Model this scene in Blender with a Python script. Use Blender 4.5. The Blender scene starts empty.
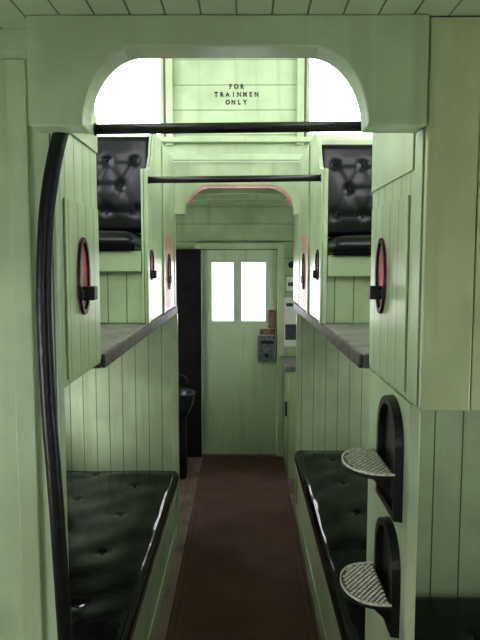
import bpy, bmesh, math, random
from mathutils import Vector, Matrix
random.seed(3)
sc=bpy.context.scene
COL=sc.collection
sc.view_settings.view_transform='Standard'
try: sc.view_settings.look='Medium High Contrast'
except Exception as e: print('look',e)

# ------------------------------------------------------------ materials
def srgb(r,g,b):
    f=lambda c:(c/255/12.92) if c/255<=.04045 else ((c/255+.055)/1.055)**2.4
    return (f(r),f(g),f(b),1)
def newmat(name):
    m=bpy.data.materials.new(name); m.use_nodes=True
    nt=m.node_tree; b=nt.nodes['Principled BSDF']
    return m,nt,b
def N(nt,t,**k):
    n=nt.nodes.new(t)
    for a,v in k.items(): setattr(n,a,v)
    return n
def math_(nt,op,a,b=None,c=None):
    n=N(nt,'ShaderNodeMath',operation=op)
    for i,v in enumerate((a,b,c)):
        if v is None: continue
        if isinstance(v,(int,float)): n.inputs[i].default_value=v
        else: nt.links.new(v,n.inputs[i])
    return n.outputs[0]
def paint(name,col,planks=None,spacing=.075,rough=.30,dirt=.13,groove=.0032,gd=.2):
    m,nt,b=newmat(name); L=nt.links
    geo=N(nt,'ShaderNodeNewGeometry')
    no=N(nt,'ShaderNodeTexNoise'); no.inputs['Scale'].default_value=3.5; no.inputs['Detail'].default_value=5
    L.new(geo.outputs['Position'],no.inputs['Vector'])
    mx=N(nt,'ShaderNodeMix',data_type='RGBA')
    d=tuple(c*(1-dirt*1.8) for c in col[:3])+(1,)
    mx.inputs[6].default_value=d; mx.inputs[7].default_value=col
    mr=N(nt,'ShaderNodeMapRange'); mr.inputs[1].default_value=.35; mr.inputs[2].default_value=.6
    L.new(no.outputs[0],mr.inputs[0]); L.new(mr.outputs[0],mx.inputs[0])
    out=mx.outputs[2]
    mp=N(nt,'ShaderNodeMapping'); mp.inputs['Scale'].default_value=(16,16,1.4); L.new(geo.outputs['Position'],mp.inputs['Vector'])
    n3=N(nt,'ShaderNodeTexNoise'); n3.inputs['Scale'].default_value=1; n3.inputs['Detail'].default_value=6; L.new(mp.outputs[0],n3.inputs['Vector'])
    m3=N(nt,'ShaderNodeMapRange'); m3.inputs[1].default_value=.25; m3.inputs[2].default_value=.47; L.new(n3.outputs[0],m3.inputs[0])
    mg=N(nt,'ShaderNodeMix',data_type='RGBA'); mg.inputs[6].default_value=(col[0]*.80,col[1]*.77,col[2]*.72,1)
    L.new(m3.outputs[0],mg.inputs[0]); L.new(out,mg.inputs[7]); out=mg.outputs[2]
    n2=N(nt,'ShaderNodeTexNoise'); n2.inputs['Scale'].default_value=38; n2.inputs['Detail'].default_value=3
    mp2=N(nt,'ShaderNodeMapping'); mp2.inputs['Scale'].default_value=(1,1,.3); L.new(geo.outputs['Position'],mp2.inputs['Vector'])
    L.new(mp2.outputs[0],n2.inputs['Vector'])
    h=math_(nt,'MULTIPLY',n2.outputs[0],.002)
    if planks:
        sp=N(nt,'ShaderNodeSeparateXYZ'); L.new(geo.outputs['Position'],sp.inputs[0])
        sn=N(nt,'ShaderNodeSeparateXYZ'); L.new(geo.outputs['True Normal'],sn.inputs[0])
        if planks=='V':
            w=math_(nt,'GREATER_THAN',math_(nt,'ABSOLUTE',sn.outputs[0]),.6)
            c=math_(nt,'ADD',math_(nt,'MULTIPLY',sp.outputs[1],w),math_(nt,'MULTIPLY',sp.outputs[0],math_(nt,'SUBTRACT',1,w)))
        elif planks=='H': c=sp.outputs[2]
        else: c=sp.outputs[0]
        pp=math_(nt,'PINGPONG',math_(nt,'ADD',c,.013+20*spacing),spacing/2)
        g=N(nt,'ShaderNodeMapRange',interpolation_type='SMOOTHSTEP'); g.inputs[1].default_value=.0003; g.inputs[2].default_value=groove
        L.new(pp,g.inputs[0])
        m2=N(nt,'ShaderNodeMix',data_type='RGBA'); m2.inputs[6].default_value=tuple(c*gd for c in col[:3])+(1,)
        L.new(g.outputs[0],m2.inputs[0]); L.new(out,m2.inputs[7]); out=m2.outputs[2]
        h=math_(nt,'ADD',h,math_(nt,'MULTIPLY',g.outputs[0],.003))
    bp=N(nt,'ShaderNodeBump'); bp.inputs['Strength'].default_value=.6; bp.inputs['Distance'].default_value=1
    L.new(h,bp.inputs['Height']); L.new(bp.outputs[0],b.inputs['Normal'])
    L.new(out,b.inputs['Base Color']); b.inputs['Roughness'].default_value=rough
    return m
def simple(name,col,rough=.5,metal=0,bump=0,scale=40,var=.15,coat=0,spec=.5):
    m,nt,b=newmat(name); L=nt.links
    geo=N(nt,'ShaderNodeNewGeometry')
    no=N(nt,'ShaderNodeTexNoise'); no.inputs['Scale'].default_value=scale; no.inputs['Detail'].default_value=4
    L.new(geo.outputs['Position'],no.inputs['Vector'])
    mx=N(nt,'ShaderNodeMix',data_type='RGBA')
    mx.inputs[6].default_value=tuple(c*(1-var) for c in col[:3])+(1,)
    mx.inputs[7].default_value=tuple(min(1,c*(1+var)) for c in col[:3])+(1,)
    mr=N(nt,'ShaderNodeMapRange'); mr.inputs[1].default_value=.3; mr.inputs[2].default_value=.7
    L.new(no.outputs[0],mr.inputs[0]); L.new(mr.outputs[0],mx.inputs[0]); L.new(mx.outputs[2],b.inputs['Base Color'])
    b.inputs['Roughness'].default_value=rough; b.inputs['Metallic'].default_value=metal
    b.inputs['Coat Weight'].default_value=coat; b.inputs['Specular IOR Level'].default_value=spec
    if bump:
        bp=N(nt,'ShaderNodeBump'); bp.inputs['Strength'].default_value=.7; bp.inputs['Distance'].default_value=bump
        L.new(no.outputs[0],bp.inputs['Height']); L.new(bp.outputs[0],b.inputs['Normal'])
    return m
GC=srgb(187,204,170)
GREEN=paint('green_paint',GC)
GREENV=paint('green_planks',GC,'V',.083)
GREENH=paint('green_boards',GC,'H',.15)
GREENC=paint('green_ceiling',GC,'X',.07)
CREAM=paint('cream_green_end_paint',srgb(200,211,168))
DOORG=paint('door_green_paint',srgb(192,208,180),rough=.35,dirt=.03)
DECK=simple('worn_grey_deck',srgb(118,114,112),.38,bump=.003,scale=14,var=.5)
EDGE=simple('chipped_dark_edge',srgb(80,76,70),.5,bump=.003,scale=26,var=.65)
LEATHER=simple('black_leather',(.003,.0032,.007,1),.12,bump=.004,scale=7,var=.3,spec=.34)
LEATHER2=simple('black_seat_leather',(.005,.0055,.009,1),.22,bump=.0010,scale=16,var=.3,spec=.32)
IRON=simple('black_cast_iron',(.012,.012,.012,1),.4,bump=.001,scale=90)
BLACKP=simple('black_gloss_paint',(.010,.010,.012,1),.36,bump=.003,scale=55)
TREAD=simple('worn_tread_steel',srgb(222,220,212),.42,.1,bump=.001,scale=120,var=.3)
RED=simple('muted_red',srgb(172,96,104),.35,var=.5,scale=25)  # muted red-pink for the inside of the oval footholds
PINK=simple('painted_pink_glow',srgb(214,150,154),.4,var=.2,scale=12)  # pink glow put into the colour of lower doors and arch strip
RUST=simple('rusty_steel',srgb(132,108,96),.7,.2,bump=.002,var=.5)
LOCKG=simple('grey_lock_steel',srgb(110,112,114),.5,.3,bump=.002,scale=45,var=.6)
PAPER=simple('notice_paper',srgb(240,242,238),.8,var=.04)
INK=simple('printed_grey',srgb(84,88,90),.8,scale=70,var=.8)
STENCIL=simple('stencil_black',(.01,.01,.01,1),.6)
SHIELD=simple('blackened_shield',srgb(24,21,24),.85,bump=.006,scale=6,var=.7)
BASIN=simple('dark_enamel',srgb(54,60,70),.25)
FRAMEB=simple('window_frame_brown',srgb(95,92,75),.6)
RUG,nt,b=newmat('brown_ribbed_rug')
geo=N(nt,'ShaderNodeNewGeometry'); sp=N(nt,'ShaderNodeSeparateXYZ'); nt.links.new(geo.outputs['Position'],sp.inputs[0])
w1=math_(nt,'SINE',math_(nt,'MULTIPLY',sp.outputs[0],2*math.pi/.012))
w2=math_(nt,'SINE',math_(nt,'MULTIPLY',sp.outputs[1],2*math.pi/.02))
no=N(nt,'ShaderNodeTexNoise'); no.inputs['Scale'].default_value=5; no.inputs['Detail'].default_value=8; nt.links.new(geo.outputs['Position'],no.inputs['Vector'])
ed=math_(nt,'MULTIPLY',math_(nt,'GREATER_THAN',math_(nt,'ABSOLUTE',sp.outputs[0]),.30),math_(nt,'SINE',math_(nt,'MULTIPLY',sp.outputs[0],2*math.pi/.035)))
f=math_(nt,'ADD',math_(nt,'ADD',math_(nt,'MULTIPLY',w1,.03),math_(nt,'MULTIPLY',ed,.14)),math_(nt,'ADD',math_(nt,'MULTIPLY',w2,.03),no.outputs[0]))
mx=N(nt,'ShaderNodeMix',data_type='RGBA'); mx.inputs[6].default_value=srgb(66,46,43); mx.inputs[7].default_value=srgb(120,90,86)
nt.links.new(f,mx.inputs[0]); nt.links.new(mx.outputs[2],b.inputs['Base Color']); b.inputs['Roughness'].default_value=.9
bp=N(nt,'ShaderNodeBump'); bp.inputs['Distance'].default_value=.0010; bp.inputs['Strength'].default_value=.6; nt.links.new(w1,bp.inputs['Height']); nt.links.new(bp.outputs[0],b.inputs['Normal'])
FLOORM=paint('worn_floor_boards',srgb(146,126,118),'X',.085,.5,.35)
GLASS=bpy.data.materials.new('window_glass'); GLASS.use_nodes=True; nt=GLASS.node_tree
for n in list(nt.nodes): nt.nodes.remove(n)
o=N(nt,'ShaderNodeOutputMaterial'); t=N(nt,'ShaderNodeBsdfTransparent'); g=N(nt,'ShaderNodeBsdfGlossy'); g.inputs['Roughness'].default_value=.02
ms=N(nt,'ShaderNodeMixShader'); ms.inputs[0].default_value=.06
nt.links.new(t.outputs[0],ms.inputs[1]); nt.links.new(g.outputs[0],ms.inputs[2]); nt.links.new(ms.outputs[0],o.inputs[0])

# ------------------------------------------------------------ builders
def WL(o):
    return Vector(o.location)
def finish(name,bm,mat,parent=None,kind=None,smooth=False,bevel=0,label=None,mats=None):
    bmesh.ops.recalc_face_normals(bm,faces=bm.faces)
    xs=[v.co for v in bm.verts]
    c=Vector(((min(v.x for v in xs)+max(v.x for v in xs))/2,(min(v.y for v in xs)+max(v.y for v in xs))/2,min(v.z for v in xs)))
    for v in bm.verts: v.co-=c
    me=bpy.data.meshes.new(name); bm.to_mesh(me); bm.free()
    ob=bpy.data.objects.new(name,me); COL.objects.link(ob); ob.location=c
    me.materials.append(mat)
    if smooth:
        for p in me.polygons: p.use_smooth=True
    if bevel:
        md=ob.modifiers.new('bevel','BEVEL'); md.width=bevel; md.segments=2; md.limit_method='ANGLE'; md.angle_limit=math.radians(40)
    if parent:
        ob.parent=parent; ob.matrix_parent_inverse=Matrix.Translation(WL(parent)).inverted()
    if kind: ob['kind']=kind
    if label: ob['label']=label
    return ob
def addbox(bm,x0,x1,y0,y1,z0,z1):
    v=[bm.verts.new((x,y,z)) for x in(x0,x1) for y in(y0,y1) for z in(z0,z1)]
    for f in((0,1,3,2),(4,6,7,5),(0,4,5,1),(2,3,7,6),(0,2,6,4),(1,5,7,3)): bm.faces.new([v[i] for i in f])
def box(name,x0,x1,y0,y1,z0,z1,mat,parent=None,kind=None,bevel=.003,label=None):
    bm=bmesh.new(); addbox(bm,min(x0,x1),max(x0,x1),y0,y1,z0,z1)
    return finish(name,bm,mat,parent,kind,False,bevel,label)
def poly(name,pts,axis,a0,a1,mat,parent=None,kind=None,bevel=.003,label=None):
    bm=bmesh.new()
    def P(p,a):
        return {'Y':(p[0],a,p[1]),'X':(a,p[0],p[1]),'Z':(p[0],p[1],a)}[axis]
    A=[bm.verts.new(P(p,a0)) for p in pts]; B=[bm.verts.new(P(p,a1)) for p in pts]
    bm.faces.new(A); bm.faces.new(B[::-1]); n=len(pts)
    for i in range(n): bm.faces.new([A[i],A[(i+1)%n],B[(i+1)%n],B[i]])
    return finish(name,bm,mat,parent,kind,False,bevel,label)
def holed(name,axis,u0,u1,z0,z1,a0,a1,holes,mat,kind=None,parent=None,label=None):
    us=sorted(set([u0,u1]+[h[0] for h in holes]+[h[1] for h in holes]))
    zs=sorted(set([z0,z1]+[h[2] for h in holes]+[h[3] for h in holes]))
    us=[u for u in us if u0<=u<=u1]; zs=[z for z in zs if z0<=z<=z1]
    bm=bmesh.new(); V={}
    def vt(i,j,k):
        if (i,j,k) not in V:
            a=(a0,a1)[k]
            V[(i,j,k)]=bm.verts.new((us[i],a,zs[j]) if axis=='Y' else (a,us[i],zs[j]))
        return V[(i,j,k)]
    def solid(i,j):
        if i<0 or j<0 or i>=len(us)-1 or j>=len(zs)-1: return False
        cu=(us[i]+us[i+1])/2; cz=(zs[j]+zs[j+1])/2
        return not any(h[0]<cu<h[1] and h[2]<cz<h[3] for h in holes)
    for i in range(len(us)-1):
        for j in range(len(zs)-1):
            if not solid(i,j): continue
            for k in(0,1): bm.faces.new([vt(i,j,k),vt(i+1,j,k),vt(i+1,j+1,k),vt(i,j+1,k)])
            if not solid(i-1,j): bm.faces.new([vt(i,j,0),vt(i,j+1,0),vt(i,j+1,1),vt(i,j,1)])
            if not solid(i+1,j): bm.faces.new([vt(i+1,j,0),vt(i+1,j+1,0),vt(i+1,j+1,1),vt(i+1,j,1)])
            if not solid(i,j-1): bm.faces.new([vt(i,j,0),vt(i+1,j,0),vt(i+1,j,1),vt(i,j,1)])
            if not solid(i,j+1): bm.faces.new([vt(i,j+1,0),vt(i+1,j+1,0),vt(i+1,j+1,1),vt(i,j+1,1)])
    return finish(name,bm,mat,parent,kind,label=label)
def thing(name,label,cat,loc,group=None):
    e=bpy.data.objects.new(name,None); e.empty_display_size=.05; COL.objects.link(e); e.location=loc
    e['label']=label; e['category']=cat
    if group: e['group']=group
    return e
def meta(o,label,cat,group=None):
    o['label']=label; o['category']=cat
    if group: o['group']=group
    return o
def tube(name,pts,r,mat,parent=None,seg=16,label=None):
    P=[Vector(p) for p in pts]
    if len(P)>2:
        Q=[]
        for i in range(len(P)-1):
            p0=P[max(i-1,0)];p1=P[i];p2=P[i+1];p3=P[min(i+2,len(P)-1)]
            for s in range(8):
                t=s/8
                Q.append(.5*((2*p1)+(p2-p0)*t+(2*p0-5*p1+4*p2-p3)*t*t+(3*p1-p0-3*p2+p3)*t**3))
        Q.append(P[-1]); P=Q
    bm=bmesh.new(); rings=[]
    prev=None
    for i,p in enumerate(P):
        d=(P[min(i+1,len(P)-1)]-P[max(i-1,0)]).normalized()
        if prev is None:
            a=d.orthogonal().normalized()
        else:
            a=(prev-d*prev.dot(d)).normalized()
        prev=a; bb=d.cross(a)
        rings.append([bm.verts.new(p+a*r*math.cos(2*math.pi*k/seg)+bb*r*math.sin(2*math.pi*k/seg)) for k in range(seg)])
    for A,B in zip(rings,rings[1:]):
        for k in range(seg): bm.faces.new([A[k],A[(k+1)%seg],B[(k+1)%seg],B[k]])
    bm.faces.new(rings[0]); bm.faces.new(rings[-1][::-1])
    return finish(name,bm,mat,parent,None,True,0,label)
def disc(name,c,axis,r,th,mat,parent=None,seg=24,label=None):
    bm=bmesh.new()
    bmesh.ops.create_cone(bm,cap_ends=True,segments=seg,radius1=r,radius2=r*.85,depth=th)
    R={'X':Matrix.Rotation(math.pi/2,4,'Y'),'-X':Matrix.Rotation(-math.pi/2,4,'Y'),'Y':Matrix.Rotation(math.pi/2,4,'X'),'Z':Matrix.Identity(4)}[axis]
    bmesh.ops.transform(bm,matrix=Matrix.Translation(c)@R,verts=bm.verts)
    return finish(name,bm,mat,parent,None,False,.001,label)

def cushion(name,a,b,T,M,buttons,parent,pad=.018,dim=.016,crease=0,edge=.045,wide=.35,base=.45,mat=None,wave=0,br=.008,cw=.3):
    mat=mat or LEATHER
    nx=max(16,int(a/.011)); ny=max(16,int(b/.011)); bm=bmesh.new(); G=[]
    segs=[]
    if crease:
        for (p,q) in buttons:
            for (p2,q2) in buttons:
                L=math.hypot(p2-p,q2-q)
                if 0.01<L<crease and p2>p: segs.append((p,q,p2,q2,L))
    def e(d):
        q=min(1,max(0,d)/edge); return math.sqrt(max(0,1-(1-q)**2))
    def sm(x,l):
        u=min(1,min(x,l-x)/.16); return u*u*(3-2*u)
    for i in range(nx+1):
        row=[]
        for j in range(ny+1):
            x=a*i/nx; y=b*j/ny
            dx=min(x,a-x); dy=min(y,b-y)
            h=T*(base+(1-base)*e(dx)*e(dy))+pad*sm(x,a)*sm(y,b)
            if wave:
                h+=wave*min(1,dx/.05)*min(1,dy/.05)*(math.sin(9*x+5*y+1)*math.sin(11*y-4*x)+.5*math.sin(23*x-9*y)*math.sin(17*y+3))
            for (p,q) in buttons:
                d2=(x-p)**2+(y-q)**2
                h-=dim*math.exp(-d2/(2*.016**2))+dim*wide*math.exp(-d2/(2*.07**2))
            for (p,q,p2,q2,L) in segs:
                tt=((x-p)*(p2-p)+(y-q)*(q2-q))/L/L
                if 0<tt<1:
                    dd=abs((x-p)*(q2-q)-(y-q)*(p2-p))/L
                    h-=dim*cw*math.exp(-dd*dd/(2*.011**2))
            row.append(bm.verts.new(M@Vector((x,y,max(h,.004)))))
        G.append(row)
    for i in range(nx):
        for j in range(ny): bm.faces.new([G[i][j],G[i+1][j],G[i+1][j+1],G[i][j+1]])
    loop=[(i,0) for i in range(nx)]+[(nx,j) for j in range(ny)]+[(i,ny) for i in range(nx,0,-1)]+[(0,j) for j in range(ny,0,-1)]
    Bv=[bm.verts.new(M@Vector((a*i/nx,b*j/ny,0))) for i,j in loop]; n=len(loop)
    for k in range(n):
        i,j=loop[k]; i2,j2=loop[(k+1)%n]
        bm.faces.new([G[i][j],Bv[k],Bv[(k+1)%n],G[i2][j2]])
    bm.faces.new(Bv)
    ob=finish(name,bm,mat,parent,smooth=True)
    first=None
    for (p,q) in buttons:
        c=M@Vector((p,q,T+pad*sm(p,a)*sm(q,b)-dim*(1+wide)+.001))
        if first is None:
            bm=bmesh.new(); bmesh.ops.create_uvsphere(bm,u_segments=12,v_segments=8,radius=br)
            nrm=(M.to_3x3()@Vector((0,0,1))).normalized()
            bmesh.ops.transform(bm,matrix=nrm.to_track_quat('Z','Y').to_matrix().to_4x4()@Matrix.Diagonal((1,1,.5,1)),verts=bm.verts)
            me=bpy.data.meshes.new('button'); bm.to_mesh(me); bm.free(); me.materials.append(LEATHER2)
            for pp in me.polygons: pp.use_smooth=True
            bt=bpy.data.objects.new('button',me); first=bt
        else: bt=first.copy()
        COL.objects.link(bt); bt.parent=ob; bt.location=c-Vector(ob.location)
    return ob

ST='structure'
ZC=2.235
# ------------------------------------------------------------ shell
box('floor',-1.2,1.2,-1.6,5.62,-.06,0,FLOORM,kind=ST,bevel=0)
def arched(name,y0,y1,zlow,crown,th,mat,w=1.2,kind=ST):
    pts=[]
    n=24
    for i in range(n+1):
        x=-w+2*w*i/n; pts.append((x,zlow+crown*(1-(x/w)**2)))
    for i in range(n,-1,-1):
        x=-w+2*w*i/n; pts.append((x,zlow+th+crown*(1-(x/w)**2)))
    return poly(name,pts,'Y',y0,y1,mat,kind=kind,bevel=0)
arched('ceiling',-1.6,1.345,ZC,.002,.06,GREENC)
arched('ceiling.001',3.97,5.62,ZC-.03,.10,.05,GREENC)
arched('ceiling.002',1.28,4.02,3.12,.12,.05,GREENC)
holed('wall_left','X',-1.6,5.62,0,2.28,-1.25,-1.2,[(.30,.95,1.0,1.6),(3.3,3.65,.62,1.15),(4.4,4.85,1.1,1.75)],GREENV,ST)  # unseen bench and far-room openings added to let light in
holed('wall_right','X',-1.6,5.62,0,2.28,1.2,1.25,[(.85,1.15,.95,1.5),(3.6,3.9,.62,1.1),(4.35,4.7,1.1,1.75)],GREENV,ST)  # bench and far openings here too are unseen, added for light
holed('wall_far','Y',-1.2,1.2,0,2.4,5.52,5.57,[(-.373,.308,-.1,1.868)],GREENH,ST)
holed('wall_near','Y',-1.2,1.2,0,2.28,-1.65,-1.6,[(-.3,.3,1.0,1.6)],GREENH,ST)
holed('wall_cupola_left','X',1.35,3.97,2.2,3.2,-1.25,-1.2,[(1.5,2.55,2.45,3.05),(2.7,3.8,2.45,3.05)],GREENH,ST)
holed('wall_cupola_right','X',1.35,3.97,2.2,3.2,1.2,1.25,[(1.5,2.55,2.45,3.05),(2.7,3.8,2.45,3.05)],GREENH,ST)
holed('wall_cupola_near','Y',-1.2,1.2,2.29,3.25,1.30,1.345,[(-1.0,-.55,2.55,3.0),(.5,1.0,2.55,3.0)],GREENH,ST)
cf=holed('wall_cupola_far','Y',-1.2,1.2,2.375,3.25,3.93,3.97,[(-1.08,-.49,2.52,3.08),(.39,1.08,2.52,3.08)],GREENH,ST)
def lettering(lines,xc,z0,dz,size,adv):
    for k,s in enumerate(lines):
        out=bmesh.new()
        for i,ch in enumerate(s):
            cu=bpy.data.curves.new('l','FONT'); cu.body=ch; cu.size=size; cu.align_x='CENTER'; cu.extrude=.0005; cu.offset=.0019
            to=bpy.data.objects.new('tmp',cu); COL.objects.link(to)
            dg=bpy.context.evaluated_depsgraph_get(); me=bpy.data.meshes.new_from_object(to.evaluated_get(dg))
            bpy.data.objects.remove(to)
            xs=[v.co.x for v in me.vertices]; ys=[v.co.y for v in me.vertices]
            vert=ch in 'ORAY'
            g=.0010
            c=(min(xs)+max(xs))/2 if vert else min(ys)+(max(ys)-min(ys))*.42
            nrm=Vector((1,0,0)) if vert else Vector((0,1,0))
            for sgn in (1,-1):
                b2=bmesh.new(); b2.from_mesh(me)
                bmesh.ops.bisect_plane(b2,geom=b2.verts[:]+b2.edges[:]+b2.faces[:],plane_co=nrm*(c+sgn*g),plane_no=nrm*sgn,clear_inner=True)
                bmesh.ops.scale(b2,vec=(.88,1,1),verts=b2.verts)
                bmesh.ops.translate(b2,vec=(xc+(i-(len(s)-1)/2)*adv,0,0),verts=b2.verts)
                tmp=bpy.data.meshes.new('t'); b2.to_mesh(tmp); b2.free(); out.from_mesh(tmp); bpy.data.meshes.remove(tmp)
        me=bpy.data.meshes.new('lettering'); out.to_mesh(me); out.free()
        ob=bpy.data.objects.new('lettering',me); COL.objects.link(ob); me.materials.append(STENCIL)
        me.transform(Matrix.Rotation(math.pi/2,4,'X'))
        ob.parent=cf; ob.location=Vector((0,3.9285,z0-k*dz))-Vector(cf.location)
        ob['label']='black stencilled lettering'
lettering(['FOR','TRAINMEN','ONLY'],-.042,2.815,.047,.037,.0355)
def wframe(name,x0,x1,z0,z1,y0,y1,mat):
    w=.02
    ob=holed(name,'Y',x0,x1,z0,z1,y0,y1,[(x0+w,x1-w,z0+w,z1-w)],mat,ST)
    box('glass',x0+w,x1-w,(y0+y1)/2-.002,(y0+y1)/2+.002,z0+w,z1-w,GLASS,ob,bevel=0)
    return ob
wframe('window_1',-1.079,-.491,2.521,3.079,3.94,3.96,GREEN)
wframe('window_2',.391,1.079,2.521,3.079,3.94,3.96,GREEN)
for i,(x0,x1) in enumerate(((-.49,-.475),(.375,.39))):
    box('trim_%d'%(i+1),x0,x1,3.905,3.929,2.52,3.10,FRAMEB,kind=ST)
box('trim_3',-.474,-.430,3.90,3.929,2.47,3.10,GREEN,kind=ST)
box('trim_4',.330,.374,3.90,3.929,2.47,3.10,GREEN,kind=ST)
box('trim_5',-1.19,1.19,3.875,3.929,2.485,2.515,GREEN,kind=ST)
box('trim_6',-1.19,1.19,3.81,3.845,2.365,2.40,GREEN,kind=ST)

def archpts(x0,x1,xi0,xi1,zb,zt,zo,rx,n=12):
    pts=[(x0,zb),(xi0,zb)]
    rz=zt-zb
    for i in range(1,n+1):
        t=math.pi/2*i/n; pts.append((xi0+rx*(1-math.cos(t)),zb+rz*math.sin(t)))
    for i in range(n,-1,-1):
        t=math.pi/2*i/n; pts.append((xi1-rx*(1-math.cos(t)),zb+rz*math.sin(t)))
    pts+=[(x1,zb),(x1,zo),(x0,zo)]
    return pts
poly('wall_arch_near',archpts(-.43,.368,-.322,.25,2.022,2.175,2.237,.115),'Y',1.27,1.345,GREEN,kind=ST,bevel=.004)
AF=(-.419,.344,-.355,.312,2.045,2.222,2.36,.15)
poly('wall_arch_far',archpts(*AF),'Y',3.85,3.928,GREEN,kind=ST,bevel=.004)
ap=archpts(*AF)[1:-3]
inner=[(p[0]*.98-.0003,p[1]-.010) for p in ap]
poly('trim_18',ap[3:-3]+inner[3:-3][::-1],'Y',3.852,3.926,PINK,kind=ST,bevel=0)  # added strip; pink glow under the arch put into its colour
box('wall_partition_left',-1.2,-.42,1.40,1.435,0,2.234,GREENV,kind=ST)
box('wall_lintel_left',-1.2,-.40,1.346,1.399,2.19,2.33,GREEN,kind=ST)
box('wall_lintel_right',.372,1.2,1.346,1.42,2.236,2.33,GREEN,kind=ST)
box('trim_15',-.52,-.475,1.388,1.399,0,2.19,GREEN,kind=ST)
box('wall_partition_far_left',-1.2,-.42,3.85,3.90,0,2.36,GREENV,kind=ST)
box('wall_partition_far_right',.37,1.2,4.21,4.26,0,1.40,GREENV,kind=ST)
box('wall_partition_far_right_upper',.345,1.2,3.85,3.90,1.49,2.36,GREENV,kind=ST)
box('wall_corridor_right',.345,.375,3.905,4.26,1.49,2.25,GREENV,kind=ST)
box('trim_7',-.445,-.405,3.80,3.846,0,1.435,GREEN,kind=ST)
box('trim_8',.362,.392,4.16,4.207,0,1.395,GREEN,kind=ST)
box('wall_partition_right',.40,1.2,1.80,1.83,0,1.43,GREENV,kind=ST)
for i,y in enumerate((4.25,4.65,5.05,5.40)):
    arched('trim_%d'%(9+i),y,y+.05,ZC-.075,.10,.042,GREEN,w=1.19)

# ------------------------------------------------------------ door
d=holed('door_1','Y',-.365,.30,.014,1.86,5.515,5.555,[(-.275,-.085,1.23,1.75),(-.012,.20,1.23,1.75)],DOORG,ST)
for i,(x0,x1) in enumerate(((-.275,-.085),(-.012,.20))):
    box('glass',x0,x1,5.535,5.539,1.23,1.75,GLASS,d,bevel=0)
lb=box('lock_box',.135,.285,5.47,5.512,.87,1.10,LOCKG,d,bevel=.008,label='worn grey steel lock box')
box('patch_plate',.15,.285,5.506,5.514,1.105,1.16,RUST,d,label='rusty brown patch plate')
disc('knob',(.21,5.45,.93),'Y',.022,.035,IRON,lb)
box('latch',.16,.27,5.455,5.469,1.03,1.06,IRON,lb)
box('hasp',.225,.29,5.495,5.514,1.165,1.33,RUST,d,bevel=.006,label='rusty hasp plate')
poly('trim_13',[(-.42,1.87),(-.42,1.92),(.36,1.92),(.36,0),(.306,0),(.306,1.87)],'Y',5.46,5.518,GREEN,kind=ST,bevel=.002)
poly('trim_17',[(-.44,0),(-.44,1.94),(.37,1.94),(.37,0),(.29,0),(.29,1.85),(-.355,1.85),(-.355,0)],'Y',5.575,5.60,SHIELD,kind=ST,bevel=.002)  # added dark strip behind the door, blocks light through the edge gap
box('trim_16',-.37,.305,5.50,5.62,.0005,.012,DECK,kind=ST)
box('floor.001',-1.2,1.2,5.64,6.6,-.12,-.06,DECK,kind=ST)

bm=bmesh.new(); addbox(bm,-.360,.355,-1.0,5.45,.0,.012)
meta(finish('carpet_runner',bm,RUG,bevel=.004),'long dark brown ribbed carpet runner along the aisle','rug')

def deck(s,xe,y1):
    t=thing('upper_deck','worn grey platform board beneath the raised cupola seats','platform',(s*(xe+.38),2.8,1.44))
    box('deck_board',s*xe,s*1.198,1.81,y1,1.437,1.482,DECK,t,bevel=.006)
    box('edge_moulding',s*(xe-.012),s*(xe-.001),1.815,y1,1.438,1.480,EDGE,t,bevel=.003)
    for y in (2.2,2.9,3.5):
        box('bearer',s*(xe+.04),s*1.198,y,y+.04,1.40,1.4365,GREEN,t)
deck(-1,.42,3.848); deck(1,.355,4.205)

# ------------------------------------------------------------ near lockers
L=thing('overhead_locker','pale green plank-sided locker reaching to the ceiling','locker',(-.81,1.6,1.455))
box('body',-1.195,-.42,1.437,1.808,1.455,2.234,GREENV,L)
box('door',-.419,-.414,1.46,1.79,1.47,1.90,GREENV,L,bevel=.001)
box('top_rail',-.419,-.414,1.44,1.80,2.06,2.16,GREEN,L,bevel=.001)
R=thing('overhead_locker','pale green locker with plank side and smooth cream end','locker',(.78,1.55,1.44))
box('body',.372,1.195,1.30,1.808,1.44,2.2345,GREENV,R)
box('end_board',.372,.475,1.278,1.299,1.44,2.2345,CREAM,R)
box('end_board',.477,.80,1.278,1.299,1.44,2.2345,CREAM,R)
box('end_board',.802,1.195,1.278,1.299,1.44,2.2345,CREAM,R)
box('door',.367,.371,1.40,1.79,1.455,1.90,GREENV,R,bevel=.001)
box('corner_board',.368,.371,1.30,1.355,1.445,2.02,GREEN,R,bevel=.001)
box('top_rail',.367,.371,1.37,1.80,1.95,2.16,GREEN,R,bevel=.001)

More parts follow.
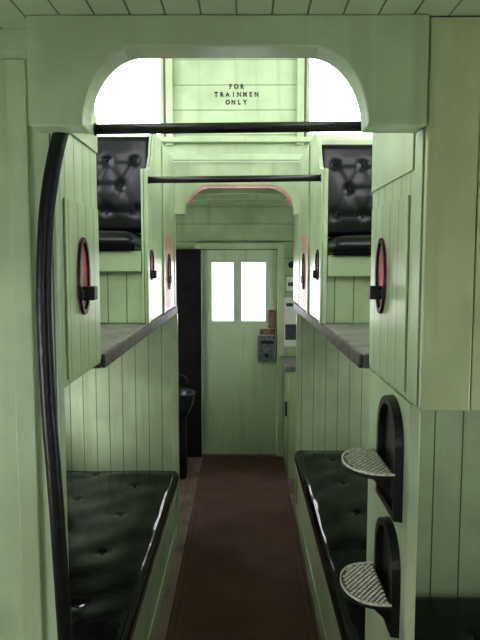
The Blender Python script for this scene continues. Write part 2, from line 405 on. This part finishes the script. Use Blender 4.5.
# ------------------------------------------------------------ cupola seats
def cseat(s,xe,zl):
    t=thing('cupola_seat','raised black tufted leather seat on a green plank box','seat',(s*.8,2.95,1.485))
    xi=xe+.022
    box('seat_box',s*xi,s*1.19,2.72,3.18,1.483,1.80+zl,GREENV,t)
    box('front_rail',s*xi,s*1.19,2.695,2.719,1.71+zl,1.80+zl,GREEN,t)
    prof=[(2.70,1.483),(2.70,2.15),(2.78,2.155),(2.86,2.18),(2.92,2.24),(2.95,2.31),(2.99,2.355),(3.06,2.37),(3.79,2.37),(3.79,1.483)]
    poly('side_panel',prof,'X',s*xe,s*(xe+.020),GREENV,t)
    box('panel_trim',s*(xe-.009),s*(xe-.001),2.70,2.75,1.483,2.15,GREEN,t)
    box('panel_trim',s*(xe-.009),s*(xe-.001),3.25,3.29,1.483,2.35,GREEN,t)
    box('lower_door',s*(xe-.005),s*(xe-.001),3.32,3.62,1.50,1.90,PINK,t,label='lower door with painted pink glow')  # board colour stands in for the pink glow on the panel
    a=.62; b=.42
    x0=xe+.045 if s>0 else -(xe+.05+a)
    M=Matrix.Translation((x0,2.68,1.802+zl))
    cushion('seat_cushion',a,b,.085,M,[(.15,.15),(.31,.28),(.47,.15)],t,edge=.04,pad=.012,dim=.006,base=.5,mat=LEATHER2)
    x0=xe+.024 if s>0 else -(xe+.030+a)
    M=Matrix.Translation((x0,3.10,1.895+zl))@Matrix.Rotation(math.radians(86),4,'X')
    H=.47 if s<0 else .45
    bts=[]
    for r in range(3):
        for c in range(5):
            bts.append((.075+c*.14+(r%2)*.07,.10+r*.125))
    if s<0: bts=[(a-p,q) for p,q in bts]
    bts=[q for q in bts if .03<q[0]<a-.03]
    cushion('backrest_cushion',a,H,.045,M,bts,t,pad=.006,dim=.005,crease=.15,edge=.02,wide=.0,base=.6,mat=LEATHER2,br=.0075,cw=.4)
    box('back_board',x0,x0+a,3.145,3.175,1.80+zl,2.36,GREEN,t)
cseat(-1,.42,0); cseat(1,.345,-.02)

# ------------------------------------------------------------ lower benches
def bench(s,xe,y0,y1,zt,label):
    t=thing('lower_bench',label,'bench',(s*.8,(y0+y1)/2,0))
    T=.075
    box('base',s*xe,s*1.18,y0,y1,0,zt-T-.001,GREEN,t)
    box('front_rail',s*(xe-.010),s*(xe-.001),y0,y1,zt-T-.09,zt-T-.001,GREEN,t)
    box('kick_board',s*(xe-.010),s*(xe-.001),y0,y1,.0,.09,GREEN,t)
    a=1.17-xe+.02
    x0=xe-.02 if s>0 else -(xe-.02+a)
    M=Matrix.Translation((x0,y0,zt-T))
    bts=[]
    for k in range(6):
        for q in (.22,.50): bts.append((q if s>0 else a-q,.35+.42*k+(.0 if q<.3 else .21)))
    bts=[q for q in bts if q[1]<y1-y0-.06]
    cushion('cushion',a,y1-y0,T,M,bts,t,pad=.020,dim=.007,edge=.03,wide=1.1,base=.6,wave=.004)
bench(-1,.425,1.45,3.79,.455,'long black buttoned leather bench on green base')
bench(1,.375,1.85,4.15,.475,'long black buttoned leather bench below steps')

sp_=box('step_panel',.372,.397,1.36,1.798,.0,1.435,GREEN,bevel=.003)
meta(sp_,'green upright board carrying the iron footsteps','panel')
t=thing('corner_locker','low green locker topped with a black padded cushion','locker',(.8,1.6,0))
box('body',.42,1.18,1.36,1.79,0,.69,GREENV,t)
cushion('cushion',.76,.43,.07,Matrix.Translation((.42,1.36,.691)),[(.2,.2),(.5,.2)],t,pad=.008,dim=.006,wave=.002,mat=LEATHER2)

# ------------------------------------------------------------ bars and pole
def bar(y,z,x0,x1,r,label):
    t=thing('grab_bar',label,'grab bar',(0,y,z))
    tube('bar',[(x0+.003,y,z),(x1-.003,y,z+.008)],r,BLACKP,t)
    disc('flange',(x0+.002,y,z),'X',r*1.3,.004,BLACKP,t)
    disc('flange',(x1-.002,y,z+.008),'-X',r*1.3,.004,BLACKP,t)
bar(1.77,2.120,-.414,.367,.0145,'black round grab bar under the arched header')
bar(2.73,2.106,-.411,.336,.0145,'black round grab bar between the seat side panels')
t=thing('grab_pole','tall curved black painted grab pole','grab pole',(-.39,1.33,0))
tube('pole',[(-.375,1.365,2.060),(-.388,1.345,2.02),(-.405,1.33,1.93),(-.418,1.325,1.83),(-.427,1.325,1.67),(-.424,1.325,1.45),(-.413,1.325,1.23),(-.401,1.325,.906),(-.39,1.33,.5),(-.385,1.33,.013)],.0165,BLACKP,t)
disc('foot_flange',(-.385,1.33,.0075),'Z',.04,.014,BLACKP,t)

# ------------------------------------------------------------ iron steps
TREADD=simple('tread_base_steel',srgb(112,108,102),.5,.2,bump=.001,scale=60,var=.4)
def ell(n,a,b,t0=0,t1=2*math.pi): return [(a*math.cos(t0+(t1-t0)*i/n),b*math.sin(t0+(t1-t0)*i/n)) for i in range(n+1)]
def foothold(s,xf,yc,zc,h,w,prot,inner,label,group,full,zt=None):
    t=thing('foot_step',label,'step',(s*xf,yc,zc-h/2),group)
    x=lambda d: s*(xf-d-.0004)
    if full:
        out=[(yc-w/2,zc-h/2),(yc+w/2,zc-h/2)]+[(yc+w/2*math.cos(a),zc+h/2-w/2+w/2*math.sin(a)) for a in [math.pi*i/16 for i in range(17)]]
    else:
        out=[(yc+p[0],zc+p[1]) for p in ell(32,w/2,h/2)[:-1]]
    poly('back_plate',out,'X',x(.0),x(.004 if full else .002),inner,t,bevel=0)
    bm=bmesh.new(); n=len(out); c=(yc,zc)
    k=.80 if full else .76; pr=.020 if full else .008
    b0=.0042 if full else .0022
    def q(p,kk,d): return bm.verts.new((x(d),c[0]+(p[0]-c[0])*kk,c[1]+(p[1]-c[1])*(1-(1-kk)*w/h)))
    A=[q(p,1.0,b0) for p in out];B=[q(p,.98,pr) for p in out];C=[q(p,k,pr) for p in out];D=[q(p,k,b0) for p in out]
    for i in range(n):
        j=(i+1)%n
        for P,Q in((A,B),(B,C),(C,D),(D,A)): bm.faces.new([P[i],P[j],Q[j],Q[i]])
    finish('rim',bm,IRON,t)
    if full:
        e0=pr+.0005
        tw=w*1.06/2
        pts=[(x(e0),yc-tw)]+[(x(e0+prot*math.sin(a)**.7),yc-tw*math.cos(a)) for a in [math.pi*i/18 for i in range(1,18)]]+[(x(e0),yc+tw)]
        tr=poly('tread',pts,'Z',zt-.010,zt,IRON,t,bevel=.003)
        cx=x(e0+prot*.45)
        pp=[(cx+(p[0]-cx)*.94,yc+(p[1]-yc)*.95) for p in pts]
        poly('grip_plate',pp,'Z',zt+.0003,zt+.0015,TREADD,tr,bevel=0)
        bm=bmesh.new(); lo=[];li=[];lo2=[];li2=[]
        for p,qv in zip(pts,pp):
            lo.append(bm.verts.new((p[0],p[1],zt+.0002))); lo2.append(bm.verts.new((p[0],p[1],zt+.005)))
            li.append(bm.verts.new((qv[0],qv[1],zt+.0002))); li2.append(bm.verts.new((qv[0],qv[1],zt+.005)))
        for i in range(len(pts)-1):
            for P,Q in((lo,lo2),(lo2,li2),(li2,li),(li,lo)): bm.faces.new([P[i],P[i+1],Q[i+1],Q[i]])
        bm.faces.new([lo[0],lo2[0],li2[0],li[0]]); bm.faces.new([lo[-1],lo2[-1],li2[-1],li[-1]])
        finish('lip',bm,TREAD,tr)
        bm=bmesh.new(); st=.0135; i=0
        yy=yc-tw+.014
        while yy<yc+tw-.010:
            dd=e0+.009+(st/2 if i%2 else 0)
            lim=e0-.010+prot*math.sqrt(max(0,1-((yy-yc)/tw)**2))**.7
            while dd<lim:
                r=.0052
                cs=[bm.verts.new((x(dd)+r*math.cos(a),yy+r*math.sin(a)*.9,zt+.0016)) for a in (0,math.pi/2,math.pi,1.5*math.pi)]
                tp=[bm.verts.new((x(dd)+r*.6*math.cos(a),yy+r*.6*math.sin(a)*.8,zt+.0045)) for a in (0,math.pi/2,math.pi,1.5*math.pi)]
                for m in range(4): bm.faces.new([cs[m],cs[(m+1)%4],tp[(m+1)%4],tp[m]])
                bm.faces.new(cs[::-1]); bm.faces.new(tp); dd+=st
            yy+=st/2*1.3; i+=1
        finish('grip_studs',bm,TREAD,tr,label='worn bright anti-slip studs')
        for yo in (-tw*.6,tw*.6):
            poly('bracket',[(x(e0),zt-.011),(x(e0+prot*.5),zt-.011),(x(e0),zt-.060)],'Y',yc+yo-.006,yc+yo+.006,IRON,t,bevel=.001)
    else:
        box('cross_bar',x(.0025),x(.012),yc-w*.48,yc+w*.12,zc-.055,zc-.035,IRON,t,bevel=.002)
        box('latch_block',x(.0025),x(.0035+prot),yc-w*.14,yc+w*.2,zc-.062,zc-.026,IRON,t,bevel=.004)
G1='iron footsteps on the step panel'; G2='oval iron footholds on the raised panels'
foothold(1,.372,1.50,1.285,.28,.20,.105,IRON,'black cast iron footstep with studded tread, above the other one',G1,True,1.258)
foothold(1,.372,1.50,.985,.25,.20,.105,IRON,'black cast iron footstep with studded tread, below the other one',G1,True,.942)
foothold(-1,.414,1.60,1.715,.20,.11,.030,RED,'oval black iron foothold with muted red inside',G2,False)
foothold(1,.367,1.64,1.715,.20,.11,.030,RED,'oval black iron foothold with muted red inside',G2,False)
foothold(-1,.42,2.84,1.74,.14,.11,.02,RED,'small oval foothold on seat side panel',G2,False)
foothold(1,.345,2.86,1.74,.14,.11,.02,RED,'small oval foothold on seat side panel',G2,False)
foothold(-1,.415,3.47,1.70,.20,.10,.012,RED,'oval foothold on pink-glow lower door',G2,False)
foothold(1,.340,3.47,1.70,.20,.10,.012,RED,'oval foothold on pink-glow lower door',G2,False)

# ------------------------------------------------------------ far end furniture
o=box('heat_shield',-.66,-.372,5.46,5.512,.0,1.865,SHIELD); meta(o,'tall blackened metal heat shield beside the door','heat shield')
w=thing('wash_basin','small dark wash basin on a black pedestal','basin',(-.545,4.95,0))
bm=bmesh.new()
rings=[]
for (r,z) in [(.02,.50),(.10,.52),(.14,.60),(.16,.69),(.168,.70),(.165,.71),(.15,.705),(.13,.62),(.09,.55),(.02,.54)]:
    rings.append([bm.verts.new((-.545+r*math.cos(2*math.pi*k/28),4.95+r*math.sin(2*math.pi*k/28),z)) for k in range(28)])
for A,B in zip(rings,rings[1:]+rings[:1]):
    for k in range(28): bm.faces.new([A[k],A[(k+1)%28],B[(k+1)%28],B[k]])
finish('bowl',bm,BASIN,w,smooth=True)
box('pedestal',-.63,-.46,4.88,5.02,0,.51,SHIELD,w,bevel=.02)
tube('faucet',[(-.62,4.97,.70),(-.62,4.97,.80),(-.57,4.96,.85),(-.48,4.95,.83),(-.45,4.95,.78)],.012,IRON,w)
c=thing('side_cabinet','green cabinet with a dark worktop by the end door','cabinet',(.7,5.2,0))
box('body',.370,1.18,4.9,5.455,0,.88,GREEN,c)
box('door',.50,1.1,4.888,4.899,.1,.8,GREEN,c)
dd=box('door',.361,.369,4.95,5.4,.1,.8,GREEN,c)
box('handle',.345,.3605,4.97,4.99,.50,.62,IRON,dd)
box('worktop',.335,1.18,4.88,5.455,.881,.92,DECK,c)
nsh=thing('posted_notice','white printed notice posted on the end wall','notice',(.44,5.519,1.00))
box('sheet',.365,.50,5.514,5.5195,1.00,1.44,PAPER,nsh,bevel=0)
box('printed_block',.378,.487,5.5125,5.5138,1.06,1.20,INK,nsh,bevel=0)
box('printed_block',.385,.48,5.5125,5.5138,1.36,1.39,INK,nsh,bevel=0)
n2=thing('small_notice','small notice above the printed sheet','notice',(.44,5.519,1.50))
box('sheet',.385,.47,5.514,5.5195,1.50,1.62,PAPER,n2,bevel=0)
box('printed_block',.40,.455,5.5125,5.5138,1.54,1.575,INK,n2,bevel=0)
h=thing('coat_hook','black iron coat hook on the end wall','hook',(.43,5.519,1.68))
disc('plate',(.43,5.5155,1.73),'Y',.03,.008,IRON,h)
tube('hook',[(.43,5.51,1.75),(.43,5.46,1.71),(.43,5.45,1.75)],.008,IRON,h)

# ------------------------------------------------------------ light
W=bpy.data.worlds.new('world'); sc.world=W; W.use_nodes=True
bg=W.node_tree.nodes['Background']; bg.inputs[0].default_value=(.97,.955,1,1); bg.inputs[1].default_value=7.4

cd=bpy.data.cameras.new('camera'); cam=bpy.data.objects.new('camera',cd); COL.objects.link(cam)
cam.location=(0,0,1.75); cam.rotation_euler=(math.radians(90-5.3),0,math.radians(.28))
cd.sensor_width=36; cd.lens=620/640*36; cd.clip_start=.02
sc.camera=cam
